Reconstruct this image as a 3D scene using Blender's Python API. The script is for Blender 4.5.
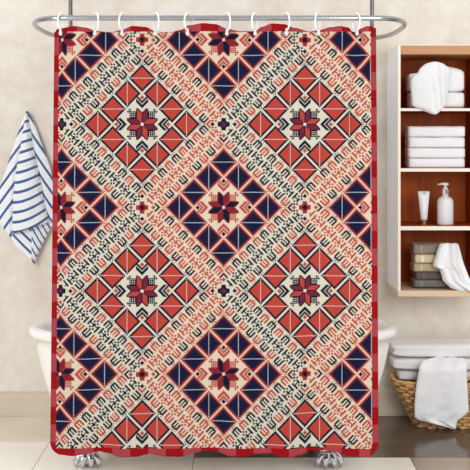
import bpy, bmesh, math, random
import numpy as np
from mathutils import Vector, Matrix, noise
random.seed(7)
scene = bpy.context.scene
for o in list(bpy.data.objects): bpy.data.objects.remove(o)
C = scene.collection

# ------------------------------------------------------------------ camera, light, exposure
F, HC, HZ = 900.0, 1.497, 150.0          # focal length in px of a 470 px frame, eye height, horizon row
cam_d = bpy.data.cameras.new('camera'); cam = bpy.data.objects.new('camera', cam_d); C.objects.link(cam)
cam.location = (0, 0, HC); cam.rotation_euler = (math.pi/2, 0, 0)
cam_d.sensor_width = 36; cam_d.lens = 36*F/470; cam_d.shift_y = -(235-HZ)/470
cam_d.clip_end = 60
scene.camera = cam
w = bpy.data.worlds.new('room_light'); scene.world = w; w.use_nodes = True
nt = w.node_tree; bg = nt.nodes['Background']
tc = nt.nodes.new('ShaderNodeTexCoord'); sx = nt.nodes.new('ShaderNodeSeparateXYZ')
cr = nt.nodes.new('ShaderNodeValToRGB'); mr = nt.nodes.new('ShaderNodeMapRange')
nt.links.new(tc.outputs['Generated'], sx.inputs[0]); nt.links.new(sx.outputs['Z'], mr.inputs[0])
mr.inputs[1].default_value = -1; mr.inputs[2].default_value = 1
nt.links.new(mr.outputs[0], cr.inputs[0]); nt.links.new(cr.outputs[0], bg.inputs[0])
cr.color_ramp.elements[0].position = 0.35; cr.color_ramp.elements[0].color = (.33,.30,.27,1)
cr.color_ramp.elements[1].position = 0.62; cr.color_ramp.elements[1].color = (.98,.99,1,1)
bg.inputs[1].default_value = 0.80
def area(name, loc, target, size, power, col=(1,1,1)):
    d = bpy.data.lights.new(name, 'AREA'); d.shape = 'RECTANGLE'; d.size, d.size_y = size; d.energy = power; d.color = col
    o = bpy.data.objects.new(name, d); C.objects.link(o); o.location = loc
    o.rotation_euler = (Vector(target)-Vector(loc)).to_track_quat('-Z','Y').to_euler(); return o
area('window_daylight', (-2.6, 0.8, 2.4), (0.1, 4.6, 1.0), (1.6, 1.8), 78, (.97,.985,1))
area('cabinet_fill', (1.5, 1.2, 1.9), (1.1, 4.9, .9), (1.4, 1.4), 46, (.98,.99,1))  # added fill light to brighten cabinet and basket, not a lamp of the room
scene.view_settings.view_transform = 'Standard'; scene.view_settings.look = 'None'
scene.view_settings.gamma = 1; scene.view_settings.use_curve_mapping = False
scene.view_settings.exposure = 0.0

# ------------------------------------------------------------------ helpers
def s2l(c): return tuple(((v/255)/12.92 if v/255 <= .04045 else ((v/255+.055)/1.055)**2.4) for v in c)
def W(px, py, D): return Vector(((px-235)*D/F, D, HC-(py-HZ)*D/F))     # a point of the place, seen at px,py from the door
def mat(name, rgb, rough=.6, metal=0, noise_amt=0, noise_scale=8, bump=0, bump_scale=60, col2=None, **kw):
    m = bpy.data.materials.new(name); m.use_nodes = True; t = m.node_tree; b = t.nodes['Principled BSDF']
    b.inputs['Base Color'].default_value = (*s2l(rgb), 1); b.inputs['Roughness'].default_value = rough; b.inputs['Metallic'].default_value = metal
    for k, v in kw.items(): b.inputs[k.replace('_',' ')].default_value = v
    g = t.nodes.new('ShaderNodeTexCoord')
    if col2:
        n = t.nodes.new('ShaderNodeTexNoise'); n.inputs['Scale'].default_value = noise_scale; n.inputs['Detail'].default_value = 6
        n.inputs['Roughness'].default_value = .65
        r = t.nodes.new('ShaderNodeValToRGB'); r.color_ramp.elements[0].position = .32; r.color_ramp.elements[1].position = .68
        r.color_ramp.elements[0].color = (*s2l(rgb),1); r.color_ramp.elements[1].color = (*s2l(col2),1)
        t.links.new(g.outputs['Object'], n.inputs['Vector']); t.links.new(n.outputs['Fac'], r.inputs[0]); t.links.new(r.outputs[0], b.inputs['Base Color'])
    if bump:
        n = t.nodes.new('ShaderNodeTexNoise'); n.inputs['Scale'].default_value = bump_scale; n.inputs['Detail'].default_value = 4
        p = t.nodes.new('ShaderNodeBump'); p.inputs['Strength'].default_value = bump; p.inputs['Distance'].default_value = .01
        t.links.new(g.outputs['Object'], n.inputs['Vector']); t.links.new(n.outputs['Fac'], p.inputs['Height']); t.links.new(p.outputs[0], b.inputs['Normal'])
    return m
def wood(name, a, b_, scale, rough=.4, axis=2, stretch=.08, bump=.0):
    m = bpy.data.materials.new(name); m.use_nodes = True; t = m.node_tree; b = t.nodes['Principled BSDF']
    g = t.nodes.new('ShaderNodeTexCoord'); mp = t.nodes.new('ShaderNodeMapping'); n = t.nodes.new('ShaderNodeTexNoise')
    s = [scale]*3; s[axis] = scale*stretch; mp.inputs['Scale'].default_value = s
    n.inputs['Scale'].default_value = 1; n.inputs['Detail'].default_value = 5; n.inputs['Distortion'].default_value = .6
    r = t.nodes.new('ShaderNodeValToRGB'); r.color_ramp.elements[0].position = .3; r.color_ramp.elements[1].position = .7
    r.color_ramp.elements[0].color = (*s2l(a),1); r.color_ramp.elements[1].color = (*s2l(b_),1)
    t.links.new(g.outputs['Object'], mp.inputs[0]); t.links.new(mp.outputs[0], n.inputs['Vector'])
    t.links.new(n.outputs['Fac'], r.inputs[0]); t.links.new(r.outputs[0], b.inputs['Base Color']); b.inputs['Roughness'].default_value = rough
    return m
def obj(name, bm, m, parent=None, smooth=False, mats=None):
    me = bpy.data.meshes.new(name); bmesh.ops.recalc_face_normals(bm, faces=bm.faces[:]); bm.to_mesh(me); bm.free()
    for x in (mats or [m]): me.materials.append(x)
    if smooth:
        for p in me.polygons: p.use_smooth = True
    o = bpy.data.objects.new(name, me); C.objects.link(o)
    if parent: o.parent = parent; o.matrix_parent_inverse = Matrix.Translation(-parent.location)
    return o
def tag(o, label=None, cat=None, group=None, kind=None):
    if label: o['label'] = label
    if cat: o['category'] = cat
    if group: o['group'] = group
    if kind: o['kind'] = kind
    return o
def thing(name, loc, label, cat, group=None):
    o = bpy.data.objects.new(name, None); C.objects.link(o); o.location = loc; o.empty_display_size = .05
    bpy.context.view_layer.update()
    return tag(o, label, cat, group)
def box(bm, x0, x1, y0, y1, z0, z1, bev=0):
    r = bmesh.ops.create_cube(bm, size=1)
    for v in r['verts']:
        v.co = Vector((x0+(v.co.x+.5)*(x1-x0), y0+(v.co.y+.5)*(y1-y0), z0+(v.co.z+.5)*(z1-z0)))
    if bev:
        es = list({e for v in r['verts'] for e in v.link_edges})
        bmesh.ops.bevel(bm, geom=es, offset=bev, segments=2, affect='EDGES', profile=.5)
def loft(bm, rings, close=True, cap=True):
    vs = [[bm.verts.new(p) for p in r] for r in rings]
    n = len(vs[0])
    for a, b in zip(vs[:-1], vs[1:]):
        for i in range(n if close else n-1):
            j = (i+1) % n
            bm.faces.new((a[i], a[j], b[j], b[i]))
    if cap: bm.faces.new(vs[0][::-1]); bm.faces.new(vs[-1])
    return vs
def tube(bm, pts, rad, seg=10, closed=False):
    pts = [Vector(p) for p in pts]; n = len(pts); rings = []; up = None
    if not hasattr(rad, '__len__'): rad = [rad]*n
    for i, p in enumerate(pts):
        a = pts[(i-1) % n] if (closed or i) else p; b = pts[(i+1) % n] if (closed or i < n-1) else p
        d = (b-a).normalized()
        if up is None: up = d.orthogonal().normalized()
        up = (up - d*up.dot(d)).normalized(); s = d.cross(up)
        rings.append([p + (up*math.cos(2*math.pi*k/seg) + s*math.sin(2*math.pi*k/seg))*rad[i] for k in range(seg)])
    if closed:
        vs = [[bm.verts.new(q) for q in r] for r in rings]
        for i in range(n):
            a, b = vs[i], vs[(i+1) % n]
            off = 0
            if i == n-1:      # match twist
                off = min(range(seg), key=lambda k: (a[0].co-b[k].co).length)
            for k in range(seg): bm.faces.new((a[k], a[(k+1)%seg], b[(k+1+off)%seg], b[(k+off)%seg]))
    else: loft(bm, rings)
def ellipsoid(bm, c, r, seg=16, rot=None):
    q = bmesh.ops.create_uvsphere(bm, u_segments=seg, v_segments=seg//2+2, radius=1)
    for v in q['verts']:
        p = Vector((v.co.x*r[0], v.co.y*r[1], v.co.z*r[2]))
        if rot: p = rot @ p
        v.co = p + Vector(c)
def lerp_pts(pts, x):
    if x <= pts[0][0]: return pts[0][1]
    for (a, p), (b, q) in zip(pts[:-1], pts[1:]):
        if x <= b:
            t = (x-a)/(b-a) if b > a else 0
            t = t*t*(3-2*t)
            return p+(q-p)*t
    return pts[-1][1]
def lin(pts, x):
    return float(np.interp(x, [p[0] for p in pts], [p[1] for p in pts]))

# ------------------------------------------------------------------ room
DW = 5.075
wallm = mat('plaster', (240,234,224), .85, col2=(223,211,196), noise_scale=7, bump=.25, bump_scale=14)
bm = bmesh.new(); box(bm, -3.2, 3.4, DW, DW+.12, 0, 2.7)
tag(obj('wall_back', bm, wallm), kind='structure')
bm = bmesh.new(); box(bm, -3.2, 3.4, DW-.016, DW, 0, .128, .003); box(bm, -3.2, 3.4, DW-.011, DW, .128, .138, .003)
tag(obj('baseboard_back', bm, mat('painted_skirting', (222,209,190), .5, col2=(212,198,178), noise_scale=2)), kind='structure')
def floor_mat(name, a, b_, rough): return wood(name, a, b_, 5, rough, axis=0, stretch=.25)
m_fl = [floor_mat('floor_cream', (252,248,240), (246,238,226), .22), floor_mat('floor_beige', (234,223,205), (220,207,187), .25),
        floor_mat('floor_walnut', (112,96,82), (92,77,65), .16), floor_mat('floor_brown', (178,160,138), (150,131,110), .2),
        mat('floor_joint', (150,135,118), .7)]
bm = bmesh.new(); box(bm, -3.2, 3.4, -1.5, DW+.12, -.05, -.002)
for f in bm.faces: f.material_index = 4
def tile(x0, x1, y0, y1, mi, j=.0015):
    n0 = len(bm.faces); box(bm, x0+j, x1-j, y0+j, y1-j, -.012, 0)
    bm.faces.ensure_lookup_table()
    for f in bm.faces[n0:]: f.material_index = mi
Dr1, Dr2 = 900*HC/(442-150), 900*HC/(457.5-150)     # 4.61, 4.38
tile(-3.2, -.2, Dr1, DW, 1); tile(-3.2, -.95, 3.7, Dr1, 0); tile(-.95, -.2, 3.7, Dr1, 0)
tile(-.2, 1.5, Dr2, DW, 2); tile(1.5, 3.4, Dr2, DW, 2); tile(-.2, .85, 3.7, Dr2, 0); tile(.85, 3.4, 3.7, Dr2, 3)
for x0, x1 in ((-3.2,-.95),(-.95,-.2),(-.2,.85),(.85,3.4)): tile(x0, x1, 2.4, 3.7, 0); tile(x0, x1, 1.1, 2.4, 0); tile(x0, x1, -1.5, 1.1, 0)
tag(obj('floor', bm, None, mats=m_fl), kind='structure')

# ------------------------------------------------------------------ shower curtain
DC = 4.0
PALETTE = {'cream':(232,226,206), 'peach':(240,222,198), 'pink':(243,186,164), 'red':(198,74,62), 'navy':(24,26,50), 'blue':(22,28,64),
           'coral':(198,84,70), 'maroon':(142,38,52), 'plum':(98,42,74), 'scarlet':(170,16,26), 'rose':(186,72,80), 'white':(242,240,238), 'dred':(176,52,48), 'brick':(168,64,62), 'dmaroon':(84,30,46)}
KEYS = list(PALETTE); KI = {k:i for i,k in enumerate(KEYS)}
S, HP = 16, 88
def comb(a, b):          # letter motif; spine at negative b (towards the medallion), teeth at positive b
    if b in (-6,-5,-4): return -(4 if b == -6 else 6) <= a <= (3 if b == -6 else 5)
    if -4 < b <= 5:
        if a in (-6,-5,-4,-1,0,3,4,5): return True
    if b in (-9,-8) and a in (-1,0): return True
    if b == -8 and a in (-5,-4,4,3): return True
    return False
def band(u, v, q, t_right, left_side):
    # q: 0..176 from the red centre, t_right: distance from right-hand rosette along one axis (cells)
    t = t_right
    if 62 <= q <= 80 or 96 <= q <= 114:
        b = q-73 if q < 88 else 103-q
        n = int(round((t-14.2)/7.45)); a = int(round((t-14.2-7.45*n)*2))
        if 0 <= n <= 8 and comb(a, b): return 'coral' if (n + (1 if q > 88 else 0)) % 2 else 'navy'
    if 78 <= q <= 98:
        b = q-88; c = 'navy' if left_side else 'coral'
        for k in range(7):
            fc = 7.5+11*k; hc = 13+11*k
            a = int(round((t-hc)*2))
            if a in (-4,-3,-2) and -7 <= b <= 4: return c
            if a in (2,3,4) and -4 <= b <= 7: return c
            if 4 < abs(a) <= 12 and b in (-1,0) and hc+a/2 < 83: return c
            da = (t-fc)*2              # pair of four-dot flowers either side of the band
            for sb in (-5, 5):
                x = (da + (b-sb))/2; y = ((b-sb) - da)/2
                if .6 < abs(x) < 2.4 and .6 < abs(y) < 2.4: return c
    return None
def medallion(u, v, blue):
    d_line, fill, edge = ('white', 'blue', 'coral') if blue else ('white', 'red', 'navy')
    h = 14
    for i in range(-3, 4):
        for j in range(-3, 4):
            if abs(i)+abs(j) != 3: continue
            x, y = u-i*S, v-j*S; L = abs(x)+abs(y)
            if L <= h:
                vert = (abs(i) % 2 == 1)
                if (x == 0 if vert else y == 0) and L <= h-2: return d_line if L % 2 == 0 else fill
                if blue: return 'brick' if L > h-2 else 'dmaroon' if L > h-4 else fill
                if L > h-3: return edge
                return fill
            if blue and L == h+1: return 'pink'
    au, av = abs(u), abs(v)
    if au <= 1 and av <= 1: return 'white' if (not blue) else 'peach'
    # eight petals
    for horiz in (0, 1):
        w_, o_ = (v, u) if horiz else (u, v)
        aw, ao = abs(w_), abs(o_)
        if aw <= 6 and aw <= ao <= min(16, 12+aw):
            rim = (ao <= aw or ao >= min(16, 11+aw) or aw == 6)
            # clockwise pinwheel
            if not horiz: alt = (w_ < 0) == (o_ < 0)
            else: alt = (w_ < 0) == (o_ > 0)
            ang_first = alt
            if blue:
                if ang_first: return 'maroon' if rim and (u+v) % 2 else 'navy'
                return 'maroon' if not (rim and (u+v) % 3 == 0) else 'coral'
            if aw == 0: return 'navy'
            if rim: return 'navy'
            return 'red' if ang_first else ('plum' if (u+v) % 2 else 'maroon')
    c = 'coral' if blue else 'navy'
    if 7 <= au <= 13 and 7 <= av <= 13 and (au % 2 == 1 or av % 2 == 1): return c
    if (au, av) in ((15,13),(13,15),(14,13),(13,14),(15,12),(12,15),(16,13),(13,16),(15,14),(14,15)): return c
    for w_, o_ in ((au, av), (av, au)):
        if o_-w_ in (17,18,19,20) and w_ <= 6: return c
        if o_-w_ in (22,23,24) and w_ <= 5: return c
        if abs(o_-28)+w_ <= 2: return 'navy' if blue else 'coral'
    return None
def pattern(u, v):
    # u,v cells from a red medallion centre
    ur = (u+HP) % (2*HP) - HP; vr = (v+HP) % (2*HP) - HP
    au, av = abs(ur), abs(vr); q = au+av
    left = ur < 0
    ground = 'cream' if (q < 66 or (left and q < 112)) else 'peach'
    # rosettes sit at (88,0) and (0,88)
    for rx, ry, kind in ((HP-au, av, 'n'), (au, HP-av, 'r')):
        if abs(rx) <= 27 and abs(ry) <= 27:
            for cx, cy in ((4,0),(-4,0),(0,4),(0,-4)):
                dx, dy = rx-cx, ry-cy
                if dx*dx+dy*dy <= 8.1 or (abs(rx), abs(ry)) in ((3,3),(2,2)):
                    if abs(rx)+abs(ry) <= 3: return 'plum' if kind == 'n' else 'navy'
                    return 'navy' if kind == 'n' else 'dred' 
            if abs(rx)+abs(ry) <= 3: return 'plum' if kind == 'n' else 'navy'
            # towards neighbouring centres
            for out, lat, horiz in ((abs(rx), abs(ry), True), (abs(ry), abs(rx), False)):
                to_red = (horiz if kind == 'n' else not horiz)
                if abs(out-12)+lat <= 2: return 'navy' if to_red else 'coral'
                if lat <= 4 and (out+lat) in (17,18,19): return 'coral' if to_red else 'navy'
                if lat == 0 and 20 <= out <= 26 and out % 2: return 'navy' if to_red else 'coral'
    if q <= 62:
        r = medallion(ur, vr, False)
        return r or ground
    ub = au-HP; vb = av-HP
    sb_u = ub if ur >= 0 else -ub; sb_v = vb if vr >= 0 else -vb
    if q >= 2*HP-63:
        r = medallion(sb_u, sb_v, True)
        return r or ground
    # bands: right-hand end of band in each quadrant of red centre
    t_mid = (HP + (au-av))/2       # 0 at (0,88) rosette ... 88 at (88,0) rosette
    t_right = HP - t_mid if ur >= 0 else t_mid
    if min(t_right, HP-t_right) < 4.5: return ground
    r = band(ur, vr, q, t_right, left)
    return r or ground

CX, CY = 81.3/HP, 83.2/HP; X0, Y0 = 142.0, 124.3
cols = int(round((378-50.4)/CX)); xs = [50.4+CX*i for i in range(cols+1)]
u_off = (50.4-X0)/CX
vy = lambda v: float(np.interp(v, [-120,-88,0,88,176,264,352], [9.5,39.9,124.3,207.4,290.8,373.9,460.2]))
V0, V1 = -96, 340                              # stitch rows of the cloth, from the top hem to the bottom hem
ptop, pbot = vy(V0-.5), vy(V1-.5); prow = V1-V0
top_c = [(52,31.5),(54,29),(60,28.3),(75,26.3),(85,27.5),(97,31),(110,31.8),(121,30),(133,26.2),(145,27),(157,31.5),(170,32),(180,30),(190,25.5),(203,23.7),(215,24.5),(228,29),(240,31),(255,31),(262,27),(272,24),(283,24.5),(295,28),(310,31.3),(320,30),(330,27.3),(340,26.3),(348,27.5),(353,31.5),(356,32),(361,28.5),(367,26.5),(373,26.4),(376,28)]
bot_c = [(50,454),(63,454.5),(75,455.5),(88,454),(100,451.8),(108,453),(122,456.5),(135,456),(150,453.8),(165,455.8),(180,456),(195,453),(207,451),(217,452),(230,455.5),(243,456),(258,453.5),(270,453.2),(280,455.8),(290,456.5),(300,454.5),(312,451),(322,450.8),(335,452.5),(350,455.5),(365,456.5),(378,455)]
HEM = 7
rows = []                                     # image rows of the grid, hem rows carry a fraction
for k in range(HEM): rows.append(('t', k/HEM))
for k in range(prow+1): rows.append(('p', vy(V0+k-.5)))
for k in range(1, HEM+1): rows.append(('b', k/HEM))
def fold(x, tt):
    a = (31.8-lerp_pts(top_c, x))/8.0; b = (lerp_pts(bot_c, x)-451)/5.5
    w_ = .5+.5*math.sin(x*2*math.pi/61 - 1.2 + .8*math.sin(x/90))
    return .028*(a*(1-tt)**1.5 + b*tt**1.5*.8 + w_*(1-(1-tt)**1.5-tt**1.5)*.9) - .010
xs_top = [lerp_pts(top_c, x) for x in xs]; xs_bot = [lerp_pts(bot_c, x) for x in xs]
verts = []
for kind, val in rows:
    for i, x in enumerate(xs):
        if kind == 't': y = xs_top[i] + (ptop-xs_top[i])*val
        elif kind == 'b': y = pbot + (xs_bot[i]-pbot)*val
        else: y = val
        tt = min(1, max(0, (y-26)/430))
        xo = lin([(26,54),(100,53.2),(195,52.4),(330,51.3),(456,50.2)], y); xr = lin([(26,375.6),(195,377),(456,378)], y)
        px = x - (2.6*tt*(142-x)/84 if x < 142 else 0)
        if x < 68: px = xo + (x-50.4)*(68-2.6*tt*74/84-xo)/(68-50.4)
        if x > 362: px = 362 + (x-362)*(xr-362)/(378-362)
        R = 12.0                               # rounded bottom corners
        dl = min(px-xo, xr-px)
        if dl < R:
            lim = xs_bot[i] - (R - math.sqrt(max(0, R*R-(R-dl)**2)))
            y = min(y, lim + (0 if kind != 'b' else .02*val))
        D = DC - fold(x, tt)
        # keep the weave straight across shallow folds: cloth length follows the fold
        verts.append(((px-235)*DC/F, D, HC-(y-HZ)*DC/F))
nr, nc = len(rows), cols+1
idx = np.arange(nr*nc).reshape(nr, nc)
faces = np.stack([idx[:-1,:-1], idx[1:,:-1], idx[1:,1:], idx[:-1,1:]], -1).reshape(-1,4)
mi = np.zeros((nr-1, nc-1), int)
def band_col(p): return 'rose' if ((p-178) % 35.2) < 17.6 else 'scarlet'
for r in range(nr-1):
    kind, val = rows[r]
    for c in range(nc-1):
        xc = xs[c]+CX/2
        if kind == 't' or r >= HEM+prow: k = band_col(xc+30)if 62 < xc < 370 else 'scarlet'
        else:
            y = val+.45
            if c < 7 or c >= nc-1-7: k = band_col(y)
            else:
                u = int(math.floor((xc-X0)/CX+.5)); v = V0+(r-HEM); k = pattern(u, v)
        mi[r, c] = KI[k]
me = bpy.data.meshes.new('shower_curtain'); me.from_pydata(verts, [], faces.tolist())
def cloth(name, rgb):
    m = mat(name, rgb, .85); b = m.node_tree.nodes['Principled BSDF']
    b.inputs['Specular IOR Level'].default_value = .08
    b.inputs['Base Color'].default_value = tuple(c*.64 for c in s2l(rgb))+(1,)
    return m
for k in KEYS: me.materials.append(cloth('cloth_'+k, PALETTE[k]))
me.polygons.foreach_set('material_index', mi.reshape(-1).astype('i')); me.polygons.foreach_set('use_smooth', np.ones(len(me.polygons), bool)); me.update()
cur = bpy.data.objects.new('shower_curtain', me); C.objects.link(cur)
sm = cur.modifiers.new('thickness', 'SOLIDIFY'); sm.thickness = .0012; sm.offset = 0
tag(cur, 'red, navy and cream cross-stitch patterned shower curtain with checked red border', 'shower curtain')

# ------------------------------------------------------------------ oval rail
chrome = mat('chrome', (180,181,184), .22, 1.0)
chrome_bright = mat('chrome_polished', (205,206,210), .12, 1.0)
plastic = mat('white_plastic', (246,247,250), .25, Specular_IOR_Level=.6)
ZR = HC+132*DC/F; RC = Vector((-.072, 4.385, ZR)); RR, RE, RL = .385, .205, .670
rail = thing('curtain_rail', (RC.x, RC.y, ZR), 'oval chrome curtain rail hung over the bath on two rods', 'curtain rail')
sp = lambda v: math.copysign(abs(v)**.76, v)
pts = []
for k in range(25): a = math.pi/2 + math.pi*k/24; pts.append((RC.x-RL+RE*sp(math.cos(a)), RC.y+RR*sp(math.sin(a)), ZR))
for k in range(1, 12): pts.append((RC.x-RL+2*RL*k/12, RC.y-RR, ZR))
for k in range(25): a = -math.pi/2 + math.pi*k/24; pts.append((RC.x+RL+RE*sp(math.cos(a)), RC.y+RR*sp(math.sin(a)), ZR))
for k in range(1, 12): pts.append((RC.x+RL-2*RL*k/12, RC.y+RR, ZR))
bm = bmesh.new(); tube(bm, pts, .0115, 16, closed=True); obj('oval_bar', bm, chrome, rail, True)
for sgn in (-1, 1):
    X = RC.x+sgn*.792; ang = math.acos((.792-RL)/RE); Y = RC.y+RR*(1-((.792-RL)/RE)**2.63)**.38
    bm = bmesh.new(); tube(bm, [(X, Y, ZR+.012), (X, Y, ZR+.3), (X, Y, 2.69)], .0115, 14); r = obj('ceiling_rod', bm, chrome, rail, True)
    bm = bmesh.new(); tube(bm, [(X, Y, 2.68), (X, Y, 2.70)], .035, 20); obj('ceiling_flange', bm, chrome, rail, True)
    bm = bmesh.new(); tube(bm, [(X, Y, ZR-.014), (X, Y, ZR+.03)], .0155, 16); obj('rod_clamp', bm, chrome, rail, True)

# ------------------------------------------------------------------ curtain rings
ring_x = [62, 96, 123, 156, 188, 227, 255, 286, 318, 356]
ordn = ['first','second','third','fourth','fifth','sixth','seventh','eighth','ninth','last']
clear = mat('frosted_clasp', (214,216,222), .15, Specular_IOR_Level=.8)
for i, px in enumerate(ring_x):
    left = i % 2 == 0
    base = Vector(((px-235)*DC/F, DC-RR+RR, ZR))
    yaw = math.radians(28 if left else -28)
    lbl = 'white plastic curtain ring, %s from the left, on the chrome rail' % ordn[i]
    if i == 9: lbl = 'white plastic curtain ring at the right end of the curtain'
    t = thing('curtain_ring', base, lbl, 'curtain ring', 'rings on the curtain rail')
    bm = bmesh.new()
    hp = []
    R1, R2 = .024, .040
    for k in range(29):
        a = math.radians(-78 + 336*k/28)
        # loop in a plane across the rail; its low end reaches the hem in front of the rail
        y = -R1*math.sin(a+math.pi/2)*1.0; z = -R2*math.cos(a+math.pi/2)
        hp.append((y, z))
    loop = []
    for y, z in hp:
        zz = z-.017
        s = -1 if left else 1
        xx = s*(abs(y)*.6 if y < 0 else -abs(y)*.5)
        loop.append(base + Vector((xx, y, zz)))
    tube(bm, loop, .0042, 8)
    obj('hoop', bm, plastic, t, True)
    bm = bmesh.new()
    cp = base+Vector((0, -.035, -.064))
    tube(bm, [cp+Vector((0,0.004,.014)), cp, cp+Vector((0.001,0,-.012)), cp+Vector((.002,.006,-.018))], [.0045,.006,.0065,.003], 10)
    ellipsoid(bm, cp+Vector((0,-.001,-.010)), (.0085,.005,.0085), 12)
    obj('clasp', bm, clear, t, True)

# ------------------------------------------------------------------ bathtub
enamel = mat('white_enamel', (246,243,238), .18, Specular_IOR_Level=.55)
TX, TY = -.111, 4.55
tub = thing('bathtub', (TX, TY, 0), 'white enamel clawfoot bathtub with rolled rim behind the curtain', 'bathtub')
def oval(hx, hy, z, n=72, p=2.5):
    r = []
    for k in range(n):
        a = 2*math.pi*k/n; c, s = math.cos(a), math.sin(a)
        r.append(Vector((TX+hx*math.copysign(abs(c)**(2/p), c), TY+hy*math.copysign(abs(s)**(2/p), s), z)))
    return r
prof = [(.42,.12,.125),(.60,.20,.135),(.71,.25,.165),(.775,.28,.21),(.816,.295,.262),(.842,.303,.335),(.865,.31,.42),(.885,.315,.52),(.888,.317,.566),
        (.905,.33,.568),(.913,.34,.574),(.925,.345,.588),(.923,.344,.604),(.914,.336,.614),(.895,.325,.620),(.872,.312,.616),(.856,.302,.602),(.845,.294,.575),
        (.82,.28,.45),(.78,.262,.32),(.72,.24,.23),(.60,.19,.185),(.40,.11,.175)]
bm = bmesh.new(); loft(bm, [oval(*p) for p in prof]); obj('basin', bm, enamel, tub, True)
def foot(parent, X, Y, sy, sx):
    bm = bmesh.new(); s = sy
    # curved leg from the tub, ending in four toes gripping a ball
    P = [Vector((X-sx*.02, Y-s*.06, .185)), Vector((X-sx*.01, Y-s*.045, .14)), Vector((X, Y-s*.03, .10)), Vector((X+sx*.01, Y-s*.012, .070)), Vector((X+sx*.014, Y-s*.002, .046))]
    tube(bm, P, [.036,.034,.032,.030,.026], 14)
    ellipsoid(bm, (X+sx*.014, Y-s*.002, .028), (.034,.034,.028), 18)
    for q in (-1.5,-.5,.5,1.5):
        a = q*.62; dx, dy = math.sin(a), math.cos(a)
        pts = [Vector((X+sx*.014+dx*.012, Y+s*dy*.012, .062)), Vector((X+sx*.014+dx*.032, Y+s*dy*.028, .056)), Vector((X+sx*.014+dx*.047, Y+s*dy*.040, .034)), Vector((X+sx*.014+dx*.050, Y+s*dy*.043, .012)), Vector((X+sx*.014+dx*.045, Y+s*dy*.042, .002))]
        tube(bm, pts, [.014,.0135,.012,.008,.003], 10)
    # scroll knees on both sides
    for q in (-1, 1): ellipsoid(bm, (X+q*.038, Y-s*.03, .092), (.020,.022,.018), 14)
    for v in bm.verts: v.co.x = X+(v.co.x-X)*1.35
    return obj('claw_foot', bm, chrome_bright, parent, True)
for X in (-.678, .428):
    foot(tub, X, 4.27, -1, 1 if X > 0 else -1); foot(tub, X, 4.80, 1, 1 if X > 0 else -1)

# ------------------------------------------------------------------ wall cabinet
DF = DW/1.07
def FX(px, D=DF): return (px-235)*D/F
def FZ(py, D=DF): return HC-(py-HZ)*D/F
cabw = mat('cabinet_white', (250,251,253), .45)
cedge = mat('cabinet_edge', (250,240,228), .4)
walnut = wood('cabinet_brown', (190,92,30), (146,62,14), 16, .5)
walnut.node_tree.nodes['Principled BSDF'].inputs['Specular IOR Level'].default_value = .15
tan = wood('cabinet_tan', (204,148,100), (184,126,80), 14, .45, axis=0)
sand = wood('cabinet_sand', (236,210,180), (222,190,156), 10, .5, axis=0)
xl, xr_ = FX(397.7), FX(482); zt, zb = FZ(45.6), FZ(296.5)
cab = thing('wall_cabinet', ((xl+xr_)/2, DW, zb), 'open wall cabinet, white outside and brown wood inside, right of the curtain', 'cabinet')
bm = bmesh.new(); box(bm, xl, xl+.013, DF+.002, DW, zb, zt); box(bm, xr_, xr_+.015, DF+.002, DW, zb, zt); obj('side_panel', bm, cabw, cab)
bm = bmesh.new(); box(bm, xl, xl+.0145, DF-.004, DF+.002, zb, zt, .001); box(bm, xr_, xr_+.015, DF-.004, DF+.002, zb, zt, .001)
box(bm, xl, xr_+.015, DF-.004, DW, zt, zt+.004); obj('front_edge', bm, cedge, cab)
bm = bmesh.new(); box(bm, xl+.013, xr_, DW-.012, DW, zb, zt); box(bm, xl+.013, xl+.017, DF+.003, DW-.012, zb, zt); box(bm, xr_-.004, xr_, DF+.003, DW-.012, zb, zt)
obj('back_panel', bm, walnut, cab)
bm = bmesh.new(); box(bm, xl+.0145, xr_, DF, DW-.012, FZ(54.3), zt); obj('top_board', bm, tan, cab)
bm = bmesh.new(); box(bm, xl-.001, xr_+.016, DF-.006, DW, zb-.0005, FZ(290.5), .003); obj('bottom_board', bm, sand, cab)
for y0, y1 in ((108.3,111),(168.3,171.6),(226.2,230.2)):
    bm = bmesh.new(); box(bm, xl+.0145, xr_, DF-.003, DF+.003, FZ(y1), FZ(y0)); box(bm, xl+.017, xr_-.004, DF+.003, DW-.012, FZ(y1)+.001, FZ(y0)-.0)
    for f in bm.faces: f.material_index = 0 if f.calc_center_median().y < DF+.0031 else 1
    obj('shelf', bm, None, cab, mats=[cedge, walnut])

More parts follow.
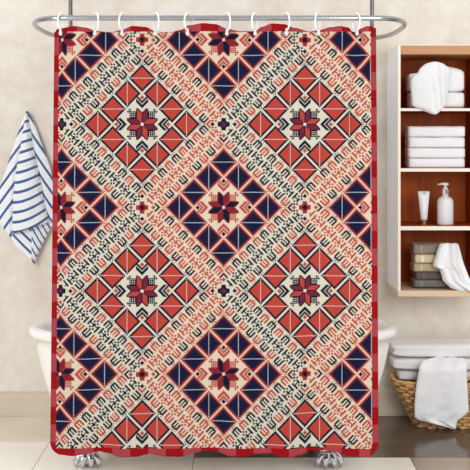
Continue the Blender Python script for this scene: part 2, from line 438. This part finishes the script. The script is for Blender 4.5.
# ------------------------------------------------------------------ towels
def terry(name, rgb, rough=.95, bump=.35): return mat(name, rgb, rough, bump=bump, bump_scale=260, Sheen_Weight=.15)
white_t = terry('terry_white', (250,250,252)); basket_t = terry('terry_basket', (248,247,248))
def folded(name, px0, px1, py0, py1, D, depth, m, label, cat='towel', group=None, layers=2, bulge=.012, seed=0, sag=.0, hem=False, roundness=.75, topf=None, sq=5.0):
    """folded towel lying flat: rounded slab with fold grooves in its front and ends"""
    x0, x1, z0, z1 = FX(px0, D), FX(px1, D), FZ(py1, D), FZ(py0, D)
    cx, cz, hx, hz, hy = (x0+x1)/2, (z0+z1)/2, (x1-x0)/2, (z1-z0)/2, depth/2
    cy = D+hy; bm = bmesh.new(); rings = []
    N, M = 36, 44
    for i in range(N+1):
        s = -1+2*i/N; s_ = math.copysign(1-(1-abs(s))**1.6, s)
        e = (1-abs(s_)**sq)**(1/3) if abs(s_) < 1 else 0
        ring = []
        for k in range(M):
            a = 2*math.pi*k/M; c, sn = math.cos(a), math.sin(a)
            p = 5.0
            yy = math.copysign(abs(c)**(2/p), c); zz = math.copysign(abs(sn)**(2/p), sn)
            g = 0
            for l in range(1, layers):
                zl = -1+2*l/layers; g += math.exp(-((zz-zl)/.09)**2)
            n = noise.noise(Vector((s_*3+seed*7, yy*2, zz*2+seed)))
            X = cx+hx*s_*(1-.03*g)
            Y = cy+hy*yy*(.55+.45*e)*(1-.05*g)+n*.003
            hz_ = hz*(topf(s_) if topf and zz > 0 else 1)
            Z = cz+hz_*zz*(roundness+(1-roundness)*e)+n*.0025*(1 if zz > 0 else 0)
            ring.append(Vector((X, Y, Z)))
        rings.append(ring)
    loft(bm, rings)
    t = thing(name, (cx, cy, z0), label, cat, group)
    o = obj('folded_cloth', bm, m, t, True)
    return t
def drape(name, rows_, D, relief, m, label=None, cat=None, parent=None, thick=.008, nx=48, ny=70, seed=0, mfun=None, mats=None, ends=.6, single=True):
    """hanging cloth: rows_ = (py, px_left, px_right); relief(s,t) metres towards the room"""
    ys = [r[0] for r in rows_]
    front, back = [], []
    for j in range(ny+1):
        y = ys[0]+(ys[-1]-ys[0])*j/ny
        L = float(np.interp(y, ys, [r[1] for r in rows_])); R = float(np.interp(y, ys, [r[2] for r in rows_]))
        fr, bk = [], []
        for i in range(nx+1):
            s = i/nx; x = L+(R-L)*s; t = j/ny
            d = relief(s, t); n = noise.noise(Vector((x*.12+seed, y*.12, seed)))*.003
            e = min(1, (math.sin(math.pi*s)**.5)*1.0) if 0 < s < 1 else 0
            fr.append(W(x, y, D)-Vector((0, d*(1-ends+ends*e)+n+thick*.5*e, 0)))
            bk.append(W(x, y, D)-Vector((0, (d*(1-ends+ends*e)+n)-thick*.5*(e+.2), 0)))
        front.append(fr); back.append(bk)
    bm = bmesh.new()
    V = [[bm.verts.new(p) for p in r] for r in front]; B = [[bm.verts.new(p) for p in r] for r in back]
    for j in range(ny):
        for i in range(nx):
            f = bm.faces.new((V[j][i], V[j+1][i], V[j+1][i+1], V[j][i+1]))
            g = bm.faces.new((B[j][i], B[j][i+1], B[j+1][i+1], B[j+1][i]))
            if mfun:
                y = ys[0]+(ys[-1]-ys[0])*(j+.5)/ny
                L = float(np.interp(y, ys, [r[1] for r in rows_])); R = float(np.interp(y, ys, [r[2] for r in rows_]))
                k = mfun(L+(R-L)*(i+.5)/nx, y); f.material_index = k; g.material_index = k
    for j in range(ny):
        bm.faces.new((V[j][0], B[j][0], B[j+1][0], V[j+1][0])); bm.faces.new((V[j][nx], V[j+1][nx], B[j+1][nx], B[j][nx]))
    for i in range(nx):
        bm.faces.new((V[0][i], V[0][i+1], B[0][i+1], B[0][i])); bm.faces.new((V[ny][i], B[ny][i], B[ny][i+1], V[ny][i+1]))
    o = obj(name, bm, m, parent, True, mats)
    if label: tag(o, label, cat)
    return o

# top shelf: two puffed folded towels and one draped over them
folded('folded_towel', 411, 465.5, 91.6, 108.3, DF+.02, .15, white_t, 'white folded towel lying on the top cabinet shelf, lower of two', group='towels on the top cabinet shelf', layers=1, roundness=.8, seed=1)
folded('folded_towel', 410, 465.5, 72, 91.6, DF+.02, .15, white_t, 'plump white folded towel on top of another on the top cabinet shelf', group='towels on the top cabinet shelf', layers=1, roundness=.7, seed=2, topf=lambda s: 1.0+.85*max(0,min(1,(s+.55)*2))-.5*max(0,s))
def rel(s, t):
    y = 62.5+52*t; d = .030
    x = lin([(62.5,433),(80,428),(114,432)], y)+(s-.5)*lin([(62.5,7),(70,32),(80,40),(104,34),(114,4)], y)
    for (xc, wd, a) in ((lin([(62,433),(75,433),(90,437),(105,441)], y), 1.4, -.014), (lin([(62,432),(78,427),(100,434),(114,434)], y), 1.6, -.009), (lin([(62,434),(80,440),(104,444)], y), 2.6, .012)):
        d += a*math.exp(-((x-xc)/wd)**2)*min(1, t*5)
    return d
drape('draped_towel', [(62.5,430,437),(64,425,443),(68,420,448.5),(73,417,450.5),(76,412.5,450),(80,410.3,449.5),(90,410.4,448),(98,411.4,447),(103,411.3,446),(106.5,412.5,444.5),(110,421,441),(113,428,438),(114.5,432,435.5)], DF+.004, rel, white_t,
      'crumpled white towel draped over the folded pair on the top shelf', 'towel', thick=.03)
# second shelf: stack of four
ylev = [125.8, 136.9, 147.6, 158.0, 168.3]
nm = ['topmost', 'second from the top', 'third from the top', 'lowest']
for k in range(4):
    folded('folded_towel', 408.5+(k%2)*.4, 466-(k%2)*.3, ylev[k]+.15, ylev[k+1]+.1, DF+.02, .14, white_t, 'white folded towel on the second shelf, %s of four' % nm[k], group='white towels stacked on the second shelf', layers=1, roundness=.93, seed=5+k, sq=14)
# bottom shelf: five coloured towels
cols5 = [('grey-taupe', (150,137,124), 244, 254.3, 413.5), ('cream', (226,212,180), 254.3, 263.4, 415), ('beige', (196,176,144), 263.4, 272, 413.8), ('dark brown-grey', (104,92,82), 272, 279.8, 416), ('grey', (126,120,112), 279.8, 287.8, 414.2)]
where = ['at the top of the coloured stack', 'under the taupe one', 'in the middle of the coloured stack', 'fourth down in the coloured stack', 'at the bottom of the coloured stack']
for k, (cn, rgb, y0, y1, xx) in enumerate(cols5):
    t = folded('folded_towel', xx, 449, y0, y1+.15, DF+.05, .13, terry('terry_'+str(k), rgb), '%s folded towel %s on the bottom cabinet shelf' % (cn, where[k]), group='coloured towels on the bottom shelf', layers=1, roundness=.93, seed=11+k, sq=16)
    DD = DF+.05; bm = bmesh.new()
    xa, xb = FX(xx+6.3, DD), FX(xx+9.0, DD); box(bm, xa, xb, DD-.002, DD+.02, FZ(y1, DD)+.006, FZ(y0, DD)-.006, .0015)
    tag(obj('woven_border', bm, mat('border_'+str(k), tuple(min(255, int(c*1.12)) for c in rgb), .8), t), 'smoother woven border strip of the towel')
def rel2(s, t): return .012+.014*math.sin(s*11+t*1.5)+.010*math.sin(s*23-t*3)*t + .02*t
drape('draped_towel', [(243,441,456),(244.5,439,458.5),(250,437,460),(258,434.5,462),(265,432.5,464.2),(267,434,465),(269,439,465.6),(275,441,467.8),(280,442,470),(284,446,475),(287.5,450,481),(290.8,459,480)], DF+.018, rel2, white_t,
      'thin white towel spilling over the coloured stack onto the bottom shelf', 'towel', thick=.014)

# ------------------------------------------------------------------ tube and pump bottle
gloss = mat('cosmetic_white', (240,240,242), .3); gold = mat('gold_cap', (178,146,88), .3, .8); ink = mat('printed_ink', (120,112,104), .6); dark = mat('dark_collar', (92,92,96), .35, .4)
D3 = DF+.09
zsh = FZ(226.2); sc = D3/F
tb = thing('lotion_tube', (FX(423.7, D3), D3, zsh), 'white squeeze tube standing on its gold cap beside the pump bottle', 'tube')
def ring_(cx, cy, z, rx, ry, n=28): return [Vector((cx+rx*math.cos(2*math.pi*k/n), cy+ry*math.sin(2*math.pi*k/n), z)) for k in range(n)]
bx_, by_ = FX(423.7, D3), D3
bm = bmesh.new(); H = 34*sc
loft(bm, [ring_(bx_, by_, zsh+5*sc, 3.1*sc, 3.1*sc), ring_(bx_, by_, zsh+6*sc, 3.5*sc, 3.4*sc), ring_(bx_, by_, zsh+15*sc, 4.3*sc, 3.3*sc), ring_(bx_, by_, zsh+25*sc, 5.2*sc, 2.3*sc), ring_(bx_, by_, zsh+31.5*sc, 5.8*sc, .9*sc), ring_(bx_, by_, zsh+33.6*sc, 5.9*sc, .5*sc)])
obj('tube_body', bm, gloss, tb, True)
bm = bmesh.new(); loft(bm, [ring_(bx_, by_, zsh, 2.9*sc, 2.9*sc), ring_(bx_, by_, zsh+5.2*sc, 3.1*sc, 3.1*sc)]); obj('cap', bm, gold, tb, False)
bm = bmesh.new()
for dx in (-1.1, -.3, .5, 1.3): box(bm, bx_+dx*sc, bx_+(dx+.45)*sc, by_-2.0*sc, by_-1.0*sc, zsh+31*sc, zsh+31.7*sc)
obj('printed_mark', bm, ink, tb)
bp = thing('pump_bottle', (FX(445.2, D3), D3, zsh), 'white pump dispenser bottle standing on the third cabinet shelf', 'bottle')
cx = FX(445.2, D3); bm = bmesh.new()
pr = [(6.8,0),(7.9,.8),(8.1,2),(8.1,21),(7.9,24),(6.9,26.4),(5,27.8),(3.2,28.6),(2.8,30)]
loft(bm, [ring_(cx, D3, zsh+z*sc, r*sc, r*sc*.75) for r, z in pr]); obj('bottle_body', bm, gloss, bp, True)
bm = bmesh.new(); loft(bm, [ring_(cx, D3, zsh+z*sc, r*sc, r*sc) for r, z in ((3.1,29.6),(3.1,34.5),(2.8,36.5),(1.4,38)) ]); obj('collar', bm, gloss, bp, True)
bm = bmesh.new(); box(bm, cx-.4*sc, cx+1.6*sc, D3-3.5*sc, D3-2.2*sc, zsh+31*sc, zsh+35.5*sc, .0015); tag(obj('collar_window', bm, dark, bp), 'dark grey window in the pump collar')
bm = bmesh.new(); tube(bm, [(cx, D3, zsh+37.5*sc), (cx, D3, zsh+40*sc)], 1.3*sc, 12)
tube(bm, [(cx+3*sc, D3, zsh+40.6*sc), (cx, D3, zsh+40.9*sc), (cx-4*sc, D3, zsh+40.9*sc), (cx-7.6*sc, D3, zsh+40.2*sc)], [1.5*sc,1.5*sc,1.0*sc,.7*sc], 12); obj('pump_head', bm, gloss, bp, True)

# ------------------------------------------------------------------ striped towel on the wall
blue_s = terry('terry_blue', (66,98,152)); wt = terry('terry_towel_white', (244,245,248))
rows_t = [(111.5,26.8,28.6),(114,25.5,30),(122,22,34),(146,14,43),(168,7,51),(186,.5,54.5),(205,-4,56),(214,-4,56),(221,-1,55),(232,7,49),(240,12.5,45),(246,16,42),(253,24,39),(260,31.5,36),(264,34,35)]
IL = [(112,27),(130,24),(150,21),(165,18),(190,15),(215,14),(233,13)]; IR = [(112,28.2),(125,31),(150,35),(165,38),(185,42),(205,46),(222,50)]
def hemline(x): return 234-.33*(x-13)
def stripes(x, y):
    il, ir = lin(IL, y), lin(IR, y)
    if y > hemline(x) and x > il-1:
        if x < 33: f = (y-.95*x-1)/11.5
        else: f = (y-1.9*x+6)/10.5
        return 1 if (f % 1) < .30 else 0
    if x < il: f = (y+1.35*x-lin([(110,2),(240,0)], y))/15.5; wd = .27
    elif x > ir: f = (y-1.5*x+3)/14.3; wd = .28
    else: f = (y+.30*(x-27)+.012*(x-27)**2-131.5+1.1)/9.75; wd = .29
    return 1 if (f % 1) < wd else 0
def rel_t(s, t):
    y = 111.5+t*152.5; L = float(np.interp(y, [r[0] for r in rows_t], [r[1] for r in rows_t])); R = float(np.interp(y, [r[0] for r in rows_t], [r[2] for r in rows_t]))
    x = L+(R-L)*s; il, ir = lin(IL, y), lin(IR, y)
    g = math.exp(-((x-il)/1.6)**2)+math.exp(-((x-ir)/1.6)**2)
    d = .020+.03*min(1, t*2)*(1 if il < x < ir else .45) - .016*g*min(1, t*3)
    if il < x < ir: d += .02*math.sin(math.pi*(x-il)/max(.1, ir-il))
    if y > hemline(x): d *= .45
    return d
drape('striped_towel', rows_t, DW-.022, rel_t, None, 'white towel with blue stripes hanging in a point on the wall left', 'towel', thick=.012, nx=150, ny=330, mfun=stripes, mats=[wt, blue_s])
hk = thing('towel_hook', W(27.6, 112, DW-.01), 'small metal hook on the wall holding the striped towel', 'hook')
p = W(27.6, 113.5, DW); bm = bmesh.new(); tube(bm, [p, p+Vector((0,-.02,-.004)), p+Vector((0,-.03,.002))], .004, 10); obj('hook_arm', bm, chrome, hk, True)

# ------------------------------------------------------------------ wicker basket
wick = mat('wicker', (240,200,140), .6, col2=(192,140,80), noise_scale=45); wick2 = mat('wicker_rim', (232,190,130), .6, col2=(200,150,94), noise_scale=30)
BY = 4.93; DBf = 4.83
Bx = FX(462, 4.9)
bk = thing('wicker_basket', (Bx, BY, 0), 'tan woven wicker laundry basket on the floor, filled with white towels', 'basket')
Hb = .243
def bdim(z): t = z/Hb; return .245+.125*t, .098+.030*t
def per(z, a, off, n=4.0):
    hx, hy = bdim(z); hx += off; hy += off
    c, s = math.cos(a), math.sin(a)
    return Vector((Bx+hx*math.copysign(abs(c)**(2/n), c), BY+hy*math.copysign(abs(s)**(2/n), s), z))
NR = 14; bm = bmesh.new(); NP = 260; NS = 44
def arcpts(z, m):   # even spacing along the perimeter
    P = [per(z, 2*math.pi*k/720, 0) for k in range(721)]; L = [0]
    for a, b in zip(P[:-1], P[1:]): L.append(L[-1]+(b-a).length)
    return [np.interp(L[-1]*k/m, L, range(721))*2*math.pi/720 for k in range(m)]
for r in range(NR):
    z = .008+(Hb-.016)*r/(NR-1); A = arcpts(z, NP)
    pts = [per(z+.0012*math.sin(k*.31+r), A[k], 0.011*math.sin(2*math.pi*NS/2*k/NP + math.pi*r)) for k in range(NP)]
    tube(bm, pts, .0092, 6, closed=True)
for k in range(NS):
    a0 = arcpts(.1, NS)[k]
    tube(bm, [per(z, a0, 0) for z in (.003, .09, .18, Hb)], .005, 6)
obj('woven_body', bm, wick, bk, True)
bm = bmesh.new(); loft(bm, [[per(.006, a, -.01) for a in arcpts(.006, 60)], [per(.014, a, -.01) for a in arcpts(.014, 60)]]); obj('basket_base', bm, wick, bk)
bm = bmesh.new(); A = arcpts(Hb, 200)
for ph in (0, math.pi): tube(bm, [per(Hb+.003+.006*math.sin(k*2*math.pi*22/200+ph), A[k], .006*math.cos(k*2*math.pi*22/200+ph)) for k in range(200)], .0075, 7, closed=True)
obj('rim', bm, wick2, bk, True)
bm = bmesh.new(); hcx = FX(483, 4.81)
for ph in (0, 2.1, 4.2):
    pts = []
    for k in range(41):
        a = math.pi*k/40; pts.append(Vector((hcx-.105*math.cos(a)+.004*math.cos(k*.9+ph), BY-.128-.006+.004*math.sin(k*.9+ph), Hb-.01+.062*math.sin(a)**.7)))
    tube(bm, pts, .006, 7)
obj('handle', bm, wick2, bk, True)
# towels in the basket
folded('folded_towel', 399.5, 508, 371.4, 381, 4.875, .11, basket_t, 'white folded towel mostly hidden inside the basket, lowest of three', group='towels in the basket', layers=1, roundness=.7, seed=31)
folded('folded_towel', 393.8, 504, 359, 371.3, 4.845, .17, basket_t, 'white folded towel in the basket, middle of three', group='towels in the basket', layers=1, roundness=.5, seed=32, sq=3.0)
folded('folded_towel', 393.4, 506, 344.5, 358.9, 4.835, .19, basket_t, 'white folded towel at the top of the pile in the basket', group='towels in the basket', layers=2, roundness=.5, seed=33, sq=3.0)
def rel3(s, t): return .016-.075*max(0, 1-t/.17)**2+.010*math.sin(s*8+1.2)*(.4+t*.6)+.006*math.sin(s*17+t*4)+.012*math.exp(-((s-.55)/.12)**2)*(1-t)
drape('hanging_towel', [(359.5,431,466),(361,424,467),(365,419.5,467.3),(372,418,466.5),(385,415.8,467),(400,414.2,467.8),(411,414,468.3),(417,414.5,462),(420,419,457.5),(423,430,456.3),(426,446,455.5),(427.6,453,454.8)], 4.785, rel3, white_t,
      'white towel hanging over the front edge of the wicker basket', 'towel', thick=.010)
